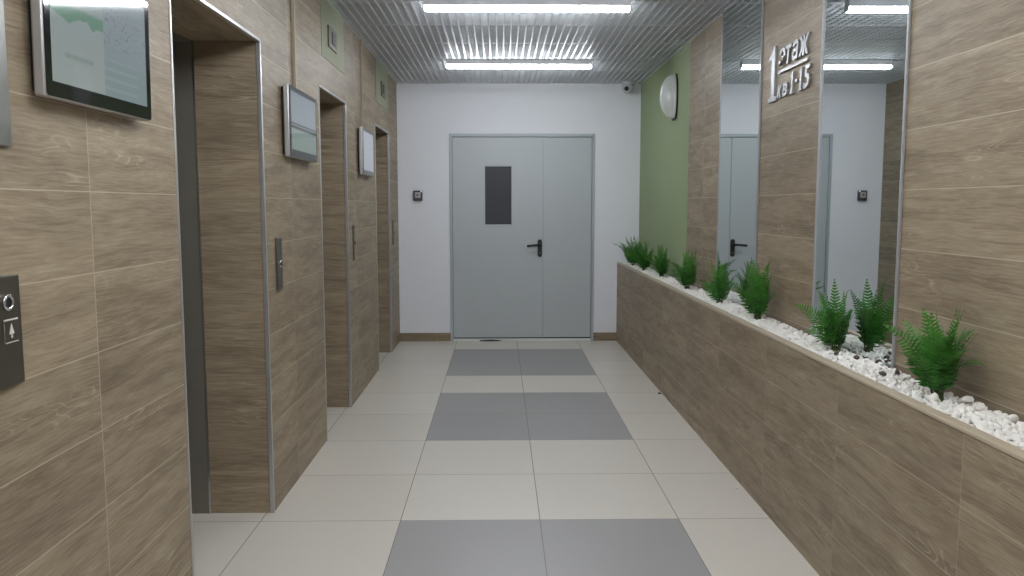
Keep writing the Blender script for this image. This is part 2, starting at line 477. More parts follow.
# ------------------------------------------------------------------ lamps
LAMP_LABEL = {-1.05: 'linear ceiling lamp over the back end of the corridor',
              -0.07: 'added unseen linear ceiling lamp just behind the viewer',  # extra lamp added between the regular ones to brighten the near end
              0.92: 'linear ceiling lamp above the viewer',
              1.89: 'added unseen linear ceiling lamp above the nearest screen',  # also added off the regular spacing to lift the near walls
              2.87: 'linear ceiling lamp over the nearest lift opening',
              4.823: 'long white tube lamp on the ceiling grid, the nearer of the two',
              6.78: 'long white tube lamp on the ceiling grid nearest the grey door'}
for y in LAMP_Y:
    t = thing('ceiling_lamp', (-0.01, y, ZC), LAMP_LABEL[y], 'ceiling lamp', 'linear ceiling lamps')
    mb = MB(); mb.box(-0.60, 0.58, y - 0.03, y + 0.03, ZC - 0.042, ZC - 0.001, 0.003); mb.build('housing', M_LAMPBODY, t)
    mb = MB(); mb.box(-0.598, 0.578, y - 0.027, y + 0.027, ZC - 0.067, ZC - 0.0425, 0.006, seg=3); mb.build('diffuser', M_LED, t)
    for xx in (-0.604, 0.578):
        mb = MB(); mb.box(xx, xx + 0.004, y - 0.029, y + 0.029, ZC - 0.068, ZC - 0.004); mb.build('end_cap', M_LAMPBODY, t)

# ------------------------------------------------------------------ lift doors and steel edge trims
for k, (a, b, zt) in enumerate(OPEN):
    d = thing('door_%d' % (k + 2), ((XD + XL) / 2, (a + b) / 2, 0), structure=True)
    mid = (a + b) / 2
    xd = XD - 0.16
    mb = MB(); mb.box(xd - 0.03, xd, a + 0.004, mid - 0.001, 0.012, zt - 0.006); mb.build('door_leaf', M_LIFT, d)
    mb = MB(); mb.box(xd - 0.03, xd, mid + 0.001, b - 0.004, 0.012, zt - 0.006); mb.build('door_leaf', M_LIFT, d)
    mb = MB(); mb.box(xd, XD, a, a + 0.004, 0, zt); mb.build('jamb', M_LIFT, d)
    mb = MB(); mb.box(xd, XD, b - 0.004, b, 0, zt); mb.build('jamb', M_LIFT, d)
    mb = MB(); mb.box(xd, XD, a + 0.004, b - 0.004, zt - 0.005, zt); mb.build('header', M_LIFT, d)
    mb = MB(); mb.box(xd - 0.03, xd + 0.008, a + 0.004, b - 0.004, 0, 0.008); mb.build('sill', M_STEEL, d)
    for nm, yy in (('jamb_bead', b - 0.006),):
        mb = MB(); mb.box(XD, XD + 0.008, yy, yy + 0.006, 0, zt); mb.build(nm, M_CHROME, d)
    # edge trims round the opening, one L-section per side
    w, pr = 0.018, 0.004
    tr = thing('trim_%d' % (k + 1), (XL, (a + b) / 2, 0), structure=True)
    mb = MB(); mb.box(XL - 0.014, XL + pr, a - 0.006, a + pr, 0, zt + 0.010, 0.002); mb.build('edge_strip', M_EDGE, tr)
    mb = MB(); mb.box(XL - 0.014, XL + pr, b - pr, b + 0.008, 0, zt + 0.010, 0.002); mb.build('edge_strip', M_EDGE, tr)
    mb = MB(); mb.box(XL - 0.014, XL + pr, a + pr, b - pr, zt - pr, zt + 0.010, 0.002); mb.build('edge_strip', M_EDGE, tr)

# ------------------------------------------------------------------ grey steel fire door
d = thing('door_1', ((DX0 + DX1) / 2, YF, 0), structure=True)
for nm, x0, x1, z0, z1 in (('door_frame', DX0, DX0 + 0.028, 0, DZ), ('door_frame', DX1 - 0.026, DX1, 0, DZ), ('door_frame', DX0 + 0.028, DX1 - 0.026, DZ - 0.030, DZ)):
    mb = MB(); mb.box(x0, x1, YF - 0.012, YF + 0.09, z0, z1, 0.003); mb.build(nm, M_DOORD, d)
mb = MB(); mb.box(DX0 + 0.028, DX1 - 0.026, YF - 0.006, YF + 0.06, 0, 0.022, 0.003); mb.build('threshold', M_LAMPBODY, d)
XS = 0.262                               # meeting line of the two leaves
WX0, WX1, WZ0, WZ1 = -0.317, -0.051, 1.160, 1.735
ly0, ly1 = YF + 0.004, YF + 0.058
mb = MB()                                # wide leaf, with the window hole
L0 = DX0 + 0.031
mb.box(L0, WX0, ly0, ly1, 0.034, DZ - 0.034); mb.box(WX1, XS - 0.003, ly0, ly1, 0.034, DZ - 0.034)
mb.box(WX0, WX1, ly0, ly1, 0.034, WZ0); mb.box(WX0, WX1, ly0, ly1, WZ1, DZ - 0.034)
bmesh.ops.remove_doubles(mb.bm, verts=mb.bm.verts, dist=1e-5)
leaf = mb.build('door_leaf', M_DOOR, d)
mb = MB(); mb.box(XS - 0.0018, DX1 - 0.029, ly0 + 0.002, ly1, 0.034, DZ - 0.034, 0.002); mb.build('door_leaf', M_DOOR, d)
mb = MB(); mb.box(XS - 0.012, XS - 0.003, ly0 - 0.004, ly0 - 0.0002, 0.034, DZ - 0.034, 0.001); mb.build('meeting_strip', M_DOOR, leaf)
mb = MB(); mb.box(L0, DX1 - 0.029, ly0 + 0.012, ly1, 0.0225, 0.0338); mb.build('bottom_gap_shade', M_GAP, d)  # black strip standing in for shade in the gap under the leaves
mb = MB(); mb.box(L0, DX1 - 0.029, ly0 + 0.012, ly1, DZ - 0.0335, DZ - 0.0305); mb.build('top_gap_shade', M_GAP, d)  # shadow line along the door head, put in as a dark strip
mb = MB(); mb.box(WX0, WX1, ly0 + 0.02, ly0 + 0.03, WZ0, WZ1); mb.build('window_pane', M_PANE, leaf)
mb = MB()
e = 0.014
mb.box(WX0 - e, WX0 + 0.003, ly0 - 0.005, ly0 + 0.02, WZ0 - e, WZ1 + e, 0.002); mb.box(WX1 - 0.003, WX1 + e, ly0 - 0.005, ly0 + 0.02, WZ0 - e, WZ1 + e, 0.002)
mb.box(WX0 + 0.003, WX1 - 0.003, ly0 - 0.005, ly0 + 0.02, WZ0 - e, WZ0 + 0.003, 0.002); mb.box(WX0 + 0.003, WX1 - 0.003, ly0 - 0.005, ly0 + 0.02, WZ1 - 0.003, WZ1 + e, 0.002)
mb.build('window_bead', M_DOOR, leaf)
# lever handle on a long black plate
hx = 0.2265
hnd = bpy.data.objects.new('handle', None)
mb = MB()
prof = []
bm = mb.bm
def stadium(cx, cz, w, h, y0, y1, mbx, mi=0):
    n = 10; r = w / 2; pts = []
    for k in range(n + 1):
        a = math.pi * k / n; pts.append((cx + r * math.cos(a), cz + h / 2 - r + r * math.sin(a)))
    for k in range(n + 1):
        a = math.pi + math.pi * k / n; pts.append((cx + r * math.cos(a), cz - h / 2 + r + r * math.sin(a)))
    A = [mbx.bm.verts.new((p[0], y0, p[1])) for p in pts]; B = [mbx.bm.verts.new((p[0] + (cx - p[0]) * 0.12, y1, p[1])) for p in pts]
    for i in range(len(pts)):
        j = (i + 1) % len(pts); f = mbx.bm.faces.new((A[i], A[j], B[j], B[i])); f.material_index = mi; f.smooth = True
    mbx.bm.faces.new(A).material_index = mi; mbx.bm.faces.new(B).material_index = mi
stadium(hx, 0.928, 0.046, 0.175, ly0, ly0 - 0.014, mb)
hp = mb.build('handle_plate', M_BLACK, leaf)
mb = MB()
hz = 0.962
mb.tube([(hx, ly0 - 0.010, hz), (hx, ly0 - 0.045, hz), (hx - 0.012, ly0 - 0.056, hz), (hx - 0.04, ly0 - 0.060, hz - 0.001), (hx - 0.09, ly0 - 0.060, hz - 0.006), (hx - 0.128, ly0 - 0.058, hz - 0.010)],
        [0.011, 0.011, 0.0115, 0.011, 0.0105, 0.011], 12)
mb.build('handle_lever', M_BLACK, leaf)
mb = MB(); mb.lathe([(0.009, 0), (0.009, 0.004), (0.004, 0.006)], (hx, ly0 - 0.0135, 0.880), '-Y', 16); mb.build('lock_cylinder', M_STEELD, leaf)
bpy.data.objects.remove(hnd)

# scrap lying at the sill
mb = MB()
rng = random.Random(3)
pts = [(-0.375, 8.052), (-0.33, 8.045), (-0.29, 8.040), (-0.24, 8.042), (-0.20, 8.048), (-0.16, 8.053), (-0.19, 8.059), (-0.26, 8.060), (-0.33, 8.058)]
A = [mb.bm.verts.new((x, y - 0.004, 0.0005)) for x, y in pts]
B = [mb.bm.verts.new((x * 0.97 - 0.008, y - 0.004, 0.008 + 0.008 * rng.random())) for x, y in pts]
for i in range(len(pts)):
    j = (i + 1) % len(pts); mb.bm.faces.new((A[i], A[j], B[j], B[i]))
mb.bm.faces.new(A); mb.bm.faces.new(B)
o = mb.build('rubber_scrap', M_SCRAP, origin=(-0.27, 8.046, 0)); tag(o, 'small dark scrap lying on the floor against the sill of the grey door', 'scrap')

# ------------------------------------------------------------------ exit button on the far wall
bx, bz = -0.972, 1.446
t = thing('exit_button', (bx, YF, bz), 'small dark square push button box on the white wall left of the grey door', 'button')
mb = MB(); mb.box(bx - 0.044, bx + 0.044, YF - 0.032, YF, bz - 0.050, bz + 0.050, 0.005); mb.build('housing', plain('graphite_box', srgb(70, 68, 72), 0.35, 0.3, 0.05), t)
mb = MB(); mb.box(bx - 0.028, bx + 0.026, YF - 0.038, YF - 0.032, bz - 0.022, bz + 0.034, 0.004); mb.build('push_plate', plain('pale_push_plate', srgb(176, 172, 176), 0.35, 0.2, 0.02), t)
mb = MB(); mb.lathe([(0.011, 0), (0.011, 0.003), (0.006, 0.005)], (bx - 0.002, YF - 0.0378, bz + 0.006), '-Y', 20); mb.build('button', M_STEELD, t)
mb = MB(); mb.lathe([(0.006, 0), (0.005, 0.003)], (bx + 0.033, YF - 0.0318, bz + 0.040), '-Y', 14); mb.build('indicator', plain('white_led', (0.9, 0.95, 1, 1), 0.3, 0, 0.0, emit=1.2), t)

# ------------------------------------------------------------------ security camera in the far right ceiling corner
cx, cy, cz = 1.058, 7.93, 2.53
t = thing('security_camera', (cx, cy, cz), 'small white turret camera with a black lens under the ceiling corner', 'camera')
mb = MB(); mb.lathe([(0.056, 0), (0.058, -0.006), (0.058, -0.026), (0.052, -0.034)], (cx, cy, cz - 0.002), 'Z', 28); mb.build('base', M_CAMW, t)
mb = MB()
prof = [(0.056 * math.cos(a), 0.054 * math.sin(a)) for a in [math.radians(q) for q in range(-85, 86, 10)]]
mb.lathe(prof, (cx, cy, cz - 0.058), 'Z', 28); ball = mb.build('ball', M_CAMW, t)
mb = MB()
dv = Vector((-0.35, -0.9, -0.30)).normalized()
c0 = Vector((cx, cy, cz - 0.058))
mb.tube([c0 + dv * 0.040, c0 + dv * 0.056, c0 + dv * 0.0580], [0.022, 0.022, 0.019], 20); mb.build('lens', M_BLACK, ball)

# ------------------------------------------------------------------ oval bulkhead lamp on the green wall
ly, lz = 6.45, 2.195
t = thing('wall_lamp', (XR, ly, lz), 'white half-round bulkhead lamp on the green wall, unlit', 'wall lamp')
mb = MB(); mb.lathe([(0.176, 0.0), (0.176, 0.010), (0.170, 0.014)], (XR, ly, lz), '-X', 40, sx=1.0, sy=0.36); mb.build('back_plate', M_BLACK, t)
mb = MB()
prof = [(0.172, 0.012), (0.172, 0.024)] + [(0.168 * math.cos(a), 0.026 + 0.105 * math.sin(a)) for a in [math.radians(q) for q in range(0, 89, 8)]]
mb.lathe(prof, (XR, ly, lz), '-X', 40, sx=1.0, sy=0.36); mb.build('lamp_cover', M_OPAL, t)
mb = MB(); mb.box(XR - 0.03, XR - 0.012, ly - 0.03, ly + 0.03, lz - 0.186, lz - 0.170, 0.004); mb.build('clip', M_BLACK, t)

# ------------------------------------------------------------------ mirrors
for nm, y0, y1, tilt, lab in (('wall_mirror', 4.345, 5.130, -0.005, 'tall mirror between wood panels, the farther one, reflecting the grey door handle'),
                        ('wall_mirror', 2.782, 3.535, 0.003, 'tall mirror between wood panels, the nearer one, right of the metal floor sign')):
    t = thing(nm, (XR, (y0 + y1) / 2, 0.79), lab, 'mirror', 'tall wall mirrors above the planter')
    mb = MB(); mb.box(XR - 0.005, XR - 0.0005, y0 + 0.010, y1 - 0.010, 0.72, ZC - 0.003)
    for v in mb.bm.verts:                # the panes are not hung perfectly parallel to the wall
        if v.co.x < XR - 0.003: v.co.x += tilt * (v.co.y - (y0 + y1) / 2)
    mb.build('glass', M_MIRROR, t)
    for yy in (y0, y1 - 0.012):
        mb = MB(); mb.box(XR - 0.010, XR - 0.0002, yy, yy + 0.012, 0.72, ZC - 0.003, 0.002); mb.build('edge_strip', M_MTRIM, t)

# ------------------------------------------------------------------ raised sign on the wood panel
t = thing('floor_sign', (XR, 3.98, 2.0), 'raised silver letters of the floor sign on the wood panel between the mirrors', 'sign')
def glyph(ch, name, yl, yr, z0, z1, bold=0.02, shear=0.16, depth=0.012):
    cu = bpy.data.curves.new('glyph', 'FONT'); cu.body = ch; cu.size = 1.0; cu.extrude = 0.5; cu.offset = bold; cu.shear = shear
    cu.resolution_u = 4
    o = bpy.data.objects.new('glyph', cu); COL.objects.link(o)
    dg = bpy.context.evaluated_depsgraph_get(); dg.update()
    me = bpy.data.meshes.new_from_object(o.evaluated_get(dg))
    bpy.data.objects.remove(o)
    co = np.array([v.co[:] for v in me.vertices])
    mn, mx = co.min(0), co.max(0)
    s = (co - mn) / (mx - mn)
    # text x runs towards -y (seen from the corridor), text depth runs towards -x
    W = np.stack([XR - 0.0005 - s[:, 2] * depth - 0.0, yl + (yr - yl) * s[:, 0], z0 + (z1 - z0) * s[:, 1]], 1)
    W -= np.array(t.location[:])
    for v, c in zip(me.vertices, W): v.co = c
    bmx = bmesh.new(); bmx.from_mesh(me); bmesh.ops.recalc_face_normals(bmx, faces=bmx.faces); bmx.to_mesh(me); bmx.free()
    me.materials.clear(); me.materials.append(M_LETTER)
    ob = bpy.data.objects.new(name, me); COL.objects.link(ob); ob.parent = t
    return ob
def one(yl, yr, z0, z1, fl, sh=0.0, depth=0.012):
    # a figure one with a flag and a foot serif, drawn on a unit box
    P2 = [(0.0, 0.0), (1.0, 0.0), (1.0, 0.075), (0.74, 0.085), (0.74, 1.0), (0.52, 1.0), (0.36, 0.90), (0.02, 0.83), (0.02, 0.76), (0.34, 0.78), (0.34, 0.085), (0.0, 0.075)]
    mb = MB()
    f = lambda p: (yl + (yr - yl) * (p[0] + sh * p[1]) / (1 + sh), z0 + (z1 - z0) * p[1])
    A = [mb.bm.verts.new((XR - 0.0005,) + f(p)) for p in P2]; B = [mb.bm.verts.new((XR - 0.0005 - depth,) + f(p)) for p in P2]
    for i in range(len(P2)):
        j = (i + 1) % len(P2); mb.bm.faces.new((A[i], A[j], B[j], B[i]))
    mb.bm.faces.new(A); mb.bm.faces.new(B)
    mb.bm.normal_update()
    bmesh.ops.triangulate(mb.bm, faces=[q for q in mb.bm.faces if len(q.verts) > 4])
    return mb.build('digit', M_LETTER, t)
one(4.205, 4.085, 1.866, 2.134, 0)
glyph('э', 'letter', 4.060, 3.970, 2.020, 2.106, 0.018)
glyph('т', 'letter', 3.965, 3.885, 2.020, 2.106, 0.026)
glyph('а', 'letter', 3.880, 3.800, 2.020, 2.110, 0.026)
glyph('ж', 'letter', 3.795, 3.668, 2.022, 2.112, 0.026)
glyph('к', 'letter', 4.070, 4.005, 1.872, 1.932, 0.026)
glyph('в', 'letter', 3.995, 3.930, 1.872, 1.932, 0.026)
one(3.900, 3.840, 1.870, 1.972, 0, 0.25)
glyph('-', 'dash', 3.832, 3.798, 1.914, 1.928, 0.02)
one(3.788, 3.730, 1.870, 1.972, 0, 0.25)
glyph('5', 'digit', 3.722, 3.648, 1.870, 1.972, 0.018)
mb = MB(); mb.box(XR - 0.0125, XR - 0.0005, 3.680, 4.058, 1.990, 2.003); mb.build('underline', M_LETTER, t)

# ------------------------------------------------------------------ information screens
def screen(y0, y1, z0, z1, dm, lab, trunk_lab=None, trunk_y=None, tilt=0.0):
    xf = XL + 0.042
    t = thing('wall_screen', (XL, (y0 + y1) / 2, (z0 + z1) / 2), lab, 'screen', 'information screens on the lift wall')
    t.rotation_euler = (0, tilt, 0)       # hung leaning forward a touch
    mb = MB(); mb.box(XL + 0.004, xf - 0.028, y0 + 0.012, y1 - 0.012, z0 + 0.012, z1 - 0.012, 0.003); mb.build('mount', M_BLACK, t)
    mb = MB(); mb.box(xf - 0.028, xf - 0.0012, y0, y1, z0, z1, 0.006, seg=3); case = mb.build('case', M_ALU, t)
    mb = MB()
    # black glass with rounded corners
    r = 0.008; pts = []
    for (cy_, cz_, a0) in ((y1 - 0.003 - r, z1 - 0.003 - r, 0), (y0 + 0.003 + r, z1 - 0.003 - r, 90), (y0 + 0.003 + r, z0 + 0.003 + r, 180), (y1 - 0.003 - r, z0 + 0.003 + r, 270)):
        for q in range(0, 91, 15):
            a = math.radians(a0 + q); pts.append((cy_ + r * math.cos(a), cz_ + r * math.sin(a)))
    A = [mb.bm.verts.new((xf - 0.0016, p[0], p[1])) for p in pts]; B = [mb.bm.verts.new((xf, p[0], p[1])) for p in pts]
    for i in range(len(pts)):
        j = (i + 1) % len(pts); mb.bm.faces.new((A[i], A[j], B[j], B[i]))
    mb.bm.faces.new(A); mb.bm.faces.new(B)
    mb.build('bezel', M_BEZEL, t)
    iy0, iy1, iz0, iz1 = y0 + 0.026, y1 - 0.030, z0 + 0.036, z1 - 0.026
    mb = MB()
    mb.box(xf - 0.0005, xf + 0.0006, iy0, iy1, iz0, iz1)
    for f in mb.bm.faces:
        for lp in f.loops:
            c = lp.vert.co
            lp[mb.uv].uv = ((c.y - iy0) / (iy1 - iy0), (c.z - iz0) / (iz1 - iz0))
    mb.build('display', dm, t)
    if trunk_lab:
        mb = MB(); mb.box(XL, XL + 0.016, trunk_y - 0.010, trunk_y + 0.010, z1 - 0.05, ZC + 0.01, 0.002)
        o = mb.build('cable_trunking', M_TRUNK, origin=(XL, trunk_y, z1)); tag(o, trunk_lab, 'cable trunking', 'cable trunking strips above the screens')
screen(1.772, 2.298, 1.580, 1.900, display_mat('lit_page', 'page', 0.42), 'wall screen nearest the viewer, showing a page with green hills', tilt=0.013)
screen(3.790, 4.345, 1.573, 1.902, display_mat('lit_painted_reflection', 'painted_reflection', 0.36), 'middle wall screen, between the first and second lift openings', 'vertical cable strip running from the middle wall screen up to the ceiling', 4.040)
screen(5.790, 6.285, 1.566, 1.900, display_mat('lit_blank', 'blank', 0.46), 'farthest and smallest-looking wall screen, between the second and third lift openings', 'vertical cable strip running from the farthest wall screen up to the ceiling', 5.985)

# ------------------------------------------------------------------ floor indicators over the lifts
for (y0, y1, lab) in ((4.86, 5.10, 'steel floor indicator plate on green paint above the second lift opening'),
                      (6.98, 7.20, 'steel floor indicator plate on green paint above the farthest lift opening')):
    ym = (y0 + y1) / 2
    t = thing('floor_indicator', (XL, ym, 2.33), lab, 'floor indicator', 'floor indicator plates above the lifts')
    mb = MB(); mb.box(XL + 0.003, XL + 0.012, y0, y1, 2.270, 2.392, 0.002); mb.build('plate', M_STEELD, t)
    mb = MB(); mb.box(XL + 0.0115, XL + 0.016, ym - 0.04, ym + 0.05, 2.298, 2.368, 0.002); w = mb.build('display_window', M_BLACK, t)

# ------------------------------------------------------------------ lift call panels
def call_panel(y0, y1, z0, z1, lab, big=False):
    ym = (y0 + y1) / 2
    t = thing('call_panel', (XL, ym, z0), lab, 'call panel', 'lift call panels')
    mb = MB(); mb.box(XL, XL + 0.011, y0, y1, z0, z1, 0.002); mb.build('plate', M_STEELD, t)
    if big:
        kz, ky = 1.155, 1.636
        mb = MB()
        mb.lathe([(0.017, 0), (0.017, 0.005), (0.0145, 0.007), (0.0115, 0.0065), (0.0105, 0.003)], (XL + 0.0105, ky, kz), 'X', 28); ring = mb.build('key_switch', M_CHROME, t)
        mb = MB(); mb.lathe([(0.010, 0), (0.010, 0.005)], (XL + 0.0105, ky, kz), 'X', 20); mb.build('key_hole', M_BLACK, ring)
        bz, by = 1.097, 1.640
        mb = MB(); mb.box(XL + 0.0105, XL + 0.0145, by - 0.022, by + 0.022, bz - 0.022, bz + 0.022, 0.002); bt = mb.build('call_button', M_STEELD, t)
        mb = MB()
        xx = XL + 0.0147
        mb.box(xx - 0.001, xx + 0.0008, by - 0.002, by + 0.002, bz - 0.014, bz - 0.004)
        def tri(a, b, c):
            A = [mb.bm.verts.new((xx - 0.001, p[0], p[1])) for p in (a, b, c)]; B = [mb.bm.verts.new((xx + 0.0008, p[0], p[1])) for p in (a, b, c)]
            for i in range(3): mb.bm.faces.new((A[i], A[(i + 1) % 3], B[(i + 1) % 3], B[i]))
            mb.bm.faces.new(A); mb.bm.faces.new(B)
        tri((by - 0.008, bz - 0.006), (by + 0.008, bz - 0.006), (by, bz + 0.015))
        mb.build('arrow', M_SYMBOL, bt)
        mb = MB()
        mb.box(xx - 0.001, xx + 0.0008, by - 0.023, by + 0.022, bz + 0.0215, bz + 0.0245)
        mb.build('button_rim', M_SYMBOL, bt)
        mb = MB(); mb.box(xx - 0.001, xx + 0.0008, by - 0.020, by + 0.021, bz - 0.0235, bz - 0.0222); mb.build('button_rim', M_SYMBOL, bt)
    else:
        mb = MB(); mb.lathe([(0.017, 0), (0.017, 0.004), (0.012, 0.006)], (XL + 0.0105, ym, z0 + 0.50 * (z1 - z0)), 'X', 24); r = mb.build('call_button', M_CHROME, t)
        mb = MB(); mb.lathe([(0.010, 0), (0.009, 0.003)], (XL + 0.016, ym, z0 + 0.50 * (z1 - z0)), 'X', 20); mb.build('button_face', M_BLACK, r)
call_panel(1.566, 1.683, 0.984, 1.208, 'dark steel call panel with a key switch and arrow button below the nearest screen', True)
call_panel(3.635, 3.715, 0.972, 1.205, 'narrow steel call panel just right of the nearest lift opening')
call_panel(5.545, 5.595, 0.975, 1.215, 'narrow steel call panel just right of the second lift opening')
call_panel(7.600, 7.672, 0.985, 1.215, 'narrow steel call panel between the farthest lift opening and the white wall')
# steel plate at the near left
t = thing('steel_plate', (XL, 1.55, 1.467), 'tall brushed steel wall plate left of the nearest screen', 'plate')
mb = MB(); mb.box(XL, XL + 0.010, 1.40, 1.690, 1.467, 2.10, 0.002); mb.build('plate', M_STEEL, t)
for zz in (1.49, 2.08):
    mb = MB(); mb.lathe([(0.006, 0), (0.005, 0.003)], (XL + 0.0098, 1.425, zz), 'X', 16); mb.build('screw', M_CHROME, t)

# ------------------------------------------------------------------ planter
YP0 = -0.4
t = thing('planter', (XP, 4.0, 0), 'long built-in planter clad in wood-look tiles along the right wall', 'planter')
mb = MB(); mb.box(XP, XP + 0.03, YP0, YF - 0.0002, 0.0002, 0.776); front = mb.build('front', M_WOOD_P, t)
mb = MB(); mb.box(XP - 0.002, XP + 0.034, YP0, YF - 0.0002, 0.7765, 0.790, 0.004, seg=3); mb.build('rim', M_CAP, t)
mb = MB(); mb.box(XP + 0.030, XR - 0.0002, YP0, YF - 0.0002, 0.60, 0.768); mb.build('gravel_underlay', M_SOIL, t)
mb = MB(); mb.box(XP + 0.001, XR - 0.0002, YP0 - 0.03, YP0, 0.0002, 0.776); mb.build('end_panel', M_WOOD_P, t)

# ------------------------------------------------------------------ gravel
rng = random.Random(11)
def chip(seed, sub=2):
    bm_ = bmesh.new(); bmesh.ops.create_icosphere(bm_, subdivisions=sub, radius=1.0)
    r = random.Random(seed)
    planes = [(Vector((r.gauss(0, 1), r.gauss(0, 1), r.gauss(0, 1))).normalized(), r.uniform(0.50, 0.88)) for _ in range(11)]
    for v in bm_.verts:
        d = v.co.normalized(); k = 1.0
        for nrm, h in planes:
            c = d.dot(nrm)
            if c > 1e-3: k = min(k, h / c)
        v.co = d * k * (1 + 0.06 * noise.noise(d * 2.3 + Vector((seed, 0, 0))))
    sx, sy, sz = r.uniform(0.85, 1.15), r.uniform(0.85, 1.15), r.uniform(0.6, 0.85)
    for v in bm_.verts: v.co = Vector((v.co.x * sx, v.co.y * sy, v.co.z * sz))
    for f in bm_.faces: f.smooth = False
    return bm_
protos = []
for i in range(8):
    bm_ = chip(i + 1); me = bpy.data.meshes.new('pebble'); bm_.to_mesh(me); bm_.free(); me.materials.append(M_PEB); protos.append(me)
low = []
for i in range(8):
    bm_ = chip(i + 31, 1); bm_.verts.ensure_lookup_table()
    low.append((np.array([v.co[:] for v in bm_.verts]), np.array([[v.index for v in f.verts] for f in bm_.faces]))); bm_.free()
x0, x1 = XP + 0.043, XR - 0.013
spots = []
yy, row = 1.55, 0
while yy < YF - 0.015:
    near = yy < 4.6
    step = 0.0188
    xx = x0 + (0.5 * step if row % 2 else 0)
    while xx <= x1 + 0.001:
        spots.append((min(max(xx + rng.uniform(-0.005, 0.005), x0), x1), yy + rng.uniform(-0.005, 0.005)))
        xx += step
    yy += step * 0.86; row += 1
spots.sort(key=lambda p: p[1])
N_IND = 300
vis = [p for p in spots if p[1] > 1.70]
ind, rest = vis[:N_IND], vis[N_IND:]
first = None
GL = 'white pebble at the near end of the gravel bed, right of the nearest fern'
for k, (px, py) in enumerate(ind):
    s = rng.uniform(0.0080, 0.0162)
    if rng.random() < 0.06: s *= 1.25
    if first is None:
        o = bpy.data.objects.new('pebble', protos[0]); first = o
    else:
        o = first.copy(); o.data = protos[rng.randrange(8)]
    COL.objects.link(o)
    px = min(max(px, XP + 0.036 + s * 1.1), XR - 0.001 - s * 1.15)
    o.location = (px, py, 0.7685 + s * rng.uniform(0.55, 0.95))
    o.scale = (s, s, s); o.rotation_euler = (rng.uniform(-0.4, 0.4), rng.uniform(-0.4, 0.4), rng.uniform(0, 6.28))
    tag(o, 'white pebble in the nearest stretch of the gravel bed', 'pebble', 'white pebbles in the nearest stretch of the planter')
Y_IND = ind[-1][1]
V, F, off = [], [], 0
for (px, py) in rest:
    s = rng.uniform(0.0080, 0.0160)
    px = min(max(px, XP + 0.036 + s * 1.1), XR - 0.006 - s * 1.1)
    vv, ff = low[rng.randrange(8)]
    a, tx, ty = rng.uniform(0, 6.28), rng.uniform(-0.4, 0.4), rng.uniform(-0.4, 0.4)
    R = np.array(Matrix.Rotation(a, 3, 'Z') @ Matrix.Rotation(tx, 3, 'X') @ Matrix.Rotation(ty, 3, 'Y'))
    V.append(vv @ R.T * s + np.array([px, py, 0.7685 + s * rng.uniform(0.55, 0.95)])); F.append(ff + off); off += len(vv)
V, F = np.concatenate(V), np.concatenate(F)
me = bpy.data.meshes.new('gravel'); me.from_pydata(V.tolist(), [], F.tolist()); me.materials.append(M_PEB); me.update()
o = bpy.data.objects.new('gravel', me); COL.objects.link(o)
tag(o, 'white marble gravel filling the rest of the planter around the ferns', 'gravel', kind='stuff')

def stone(px, py, pz, s, mt, lab, seed, cat='pebble', flat=1.0):
    bm_ = chip(seed); me = bpy.data.meshes.new('pebble'); bm_.to_mesh(me); bm_.free(); me.materials.append(mt)
    o = bpy.data.objects.new('pebble', me); COL.objects.link(o); o.location = (px, py, pz); o.scale = (s, s, s * flat)
    o.rotation_euler = (0.1, 0.15, seed); tag(o, lab, cat); return o
zs = 0.790
stone(1.107, 2.66, zs, 0.0150, M_PEBD, 'dark brown stone on the white gravel, nearest the planter rim', 51)
stone(1.165, 2.675, zs, 0.0150, M_PEBD, 'dark brown stone on the white gravel, first one left of the nearest fern', 52)
stone(1.185, 2.86, zs, 0.0145, M_PEBD, 'dark brown stone on the white gravel beside the bottom edge of the nearer mirror', 53)
stone(1.150, 2.95, zs, 0.0140, M_PEBD, 'dark brown stone on the gravel, right of the fern before the nearer mirror', 54)
stone(1.100, 3.02, zs, 0.0130, M_PEBD, 'dark grey stone on the gravel at the foot of the fern before the nearer mirror', 55)
stone(0.961, 3.757, 0.0075, 0.0115, M_PEB, 'lone white pebble dropped on the floor tiles beside the planter', 61, flat=1.0)
stone(0.978, 5.73, 0.0058, 0.0150, M_PEBD, 'tiny dark crumb on the floor against the foot of the planter', 62, 'crumb', 0.6)
for px, py, s, sd, lab in ((1.162, 2.262, 0.021, 71, 'large white marble chunk lying against the wood wall right of the nearest fern'),
                           (1.150, 2.185, 0.018, 72, 'large white marble chunk second from the nearest fern'),
                           (1.075, 2.285, 0.019, 73, 'large white marble chunk near the rim just right of the nearest fern')):
    stone(px, py, 0.7965, s, M_PEB, lab, sd)

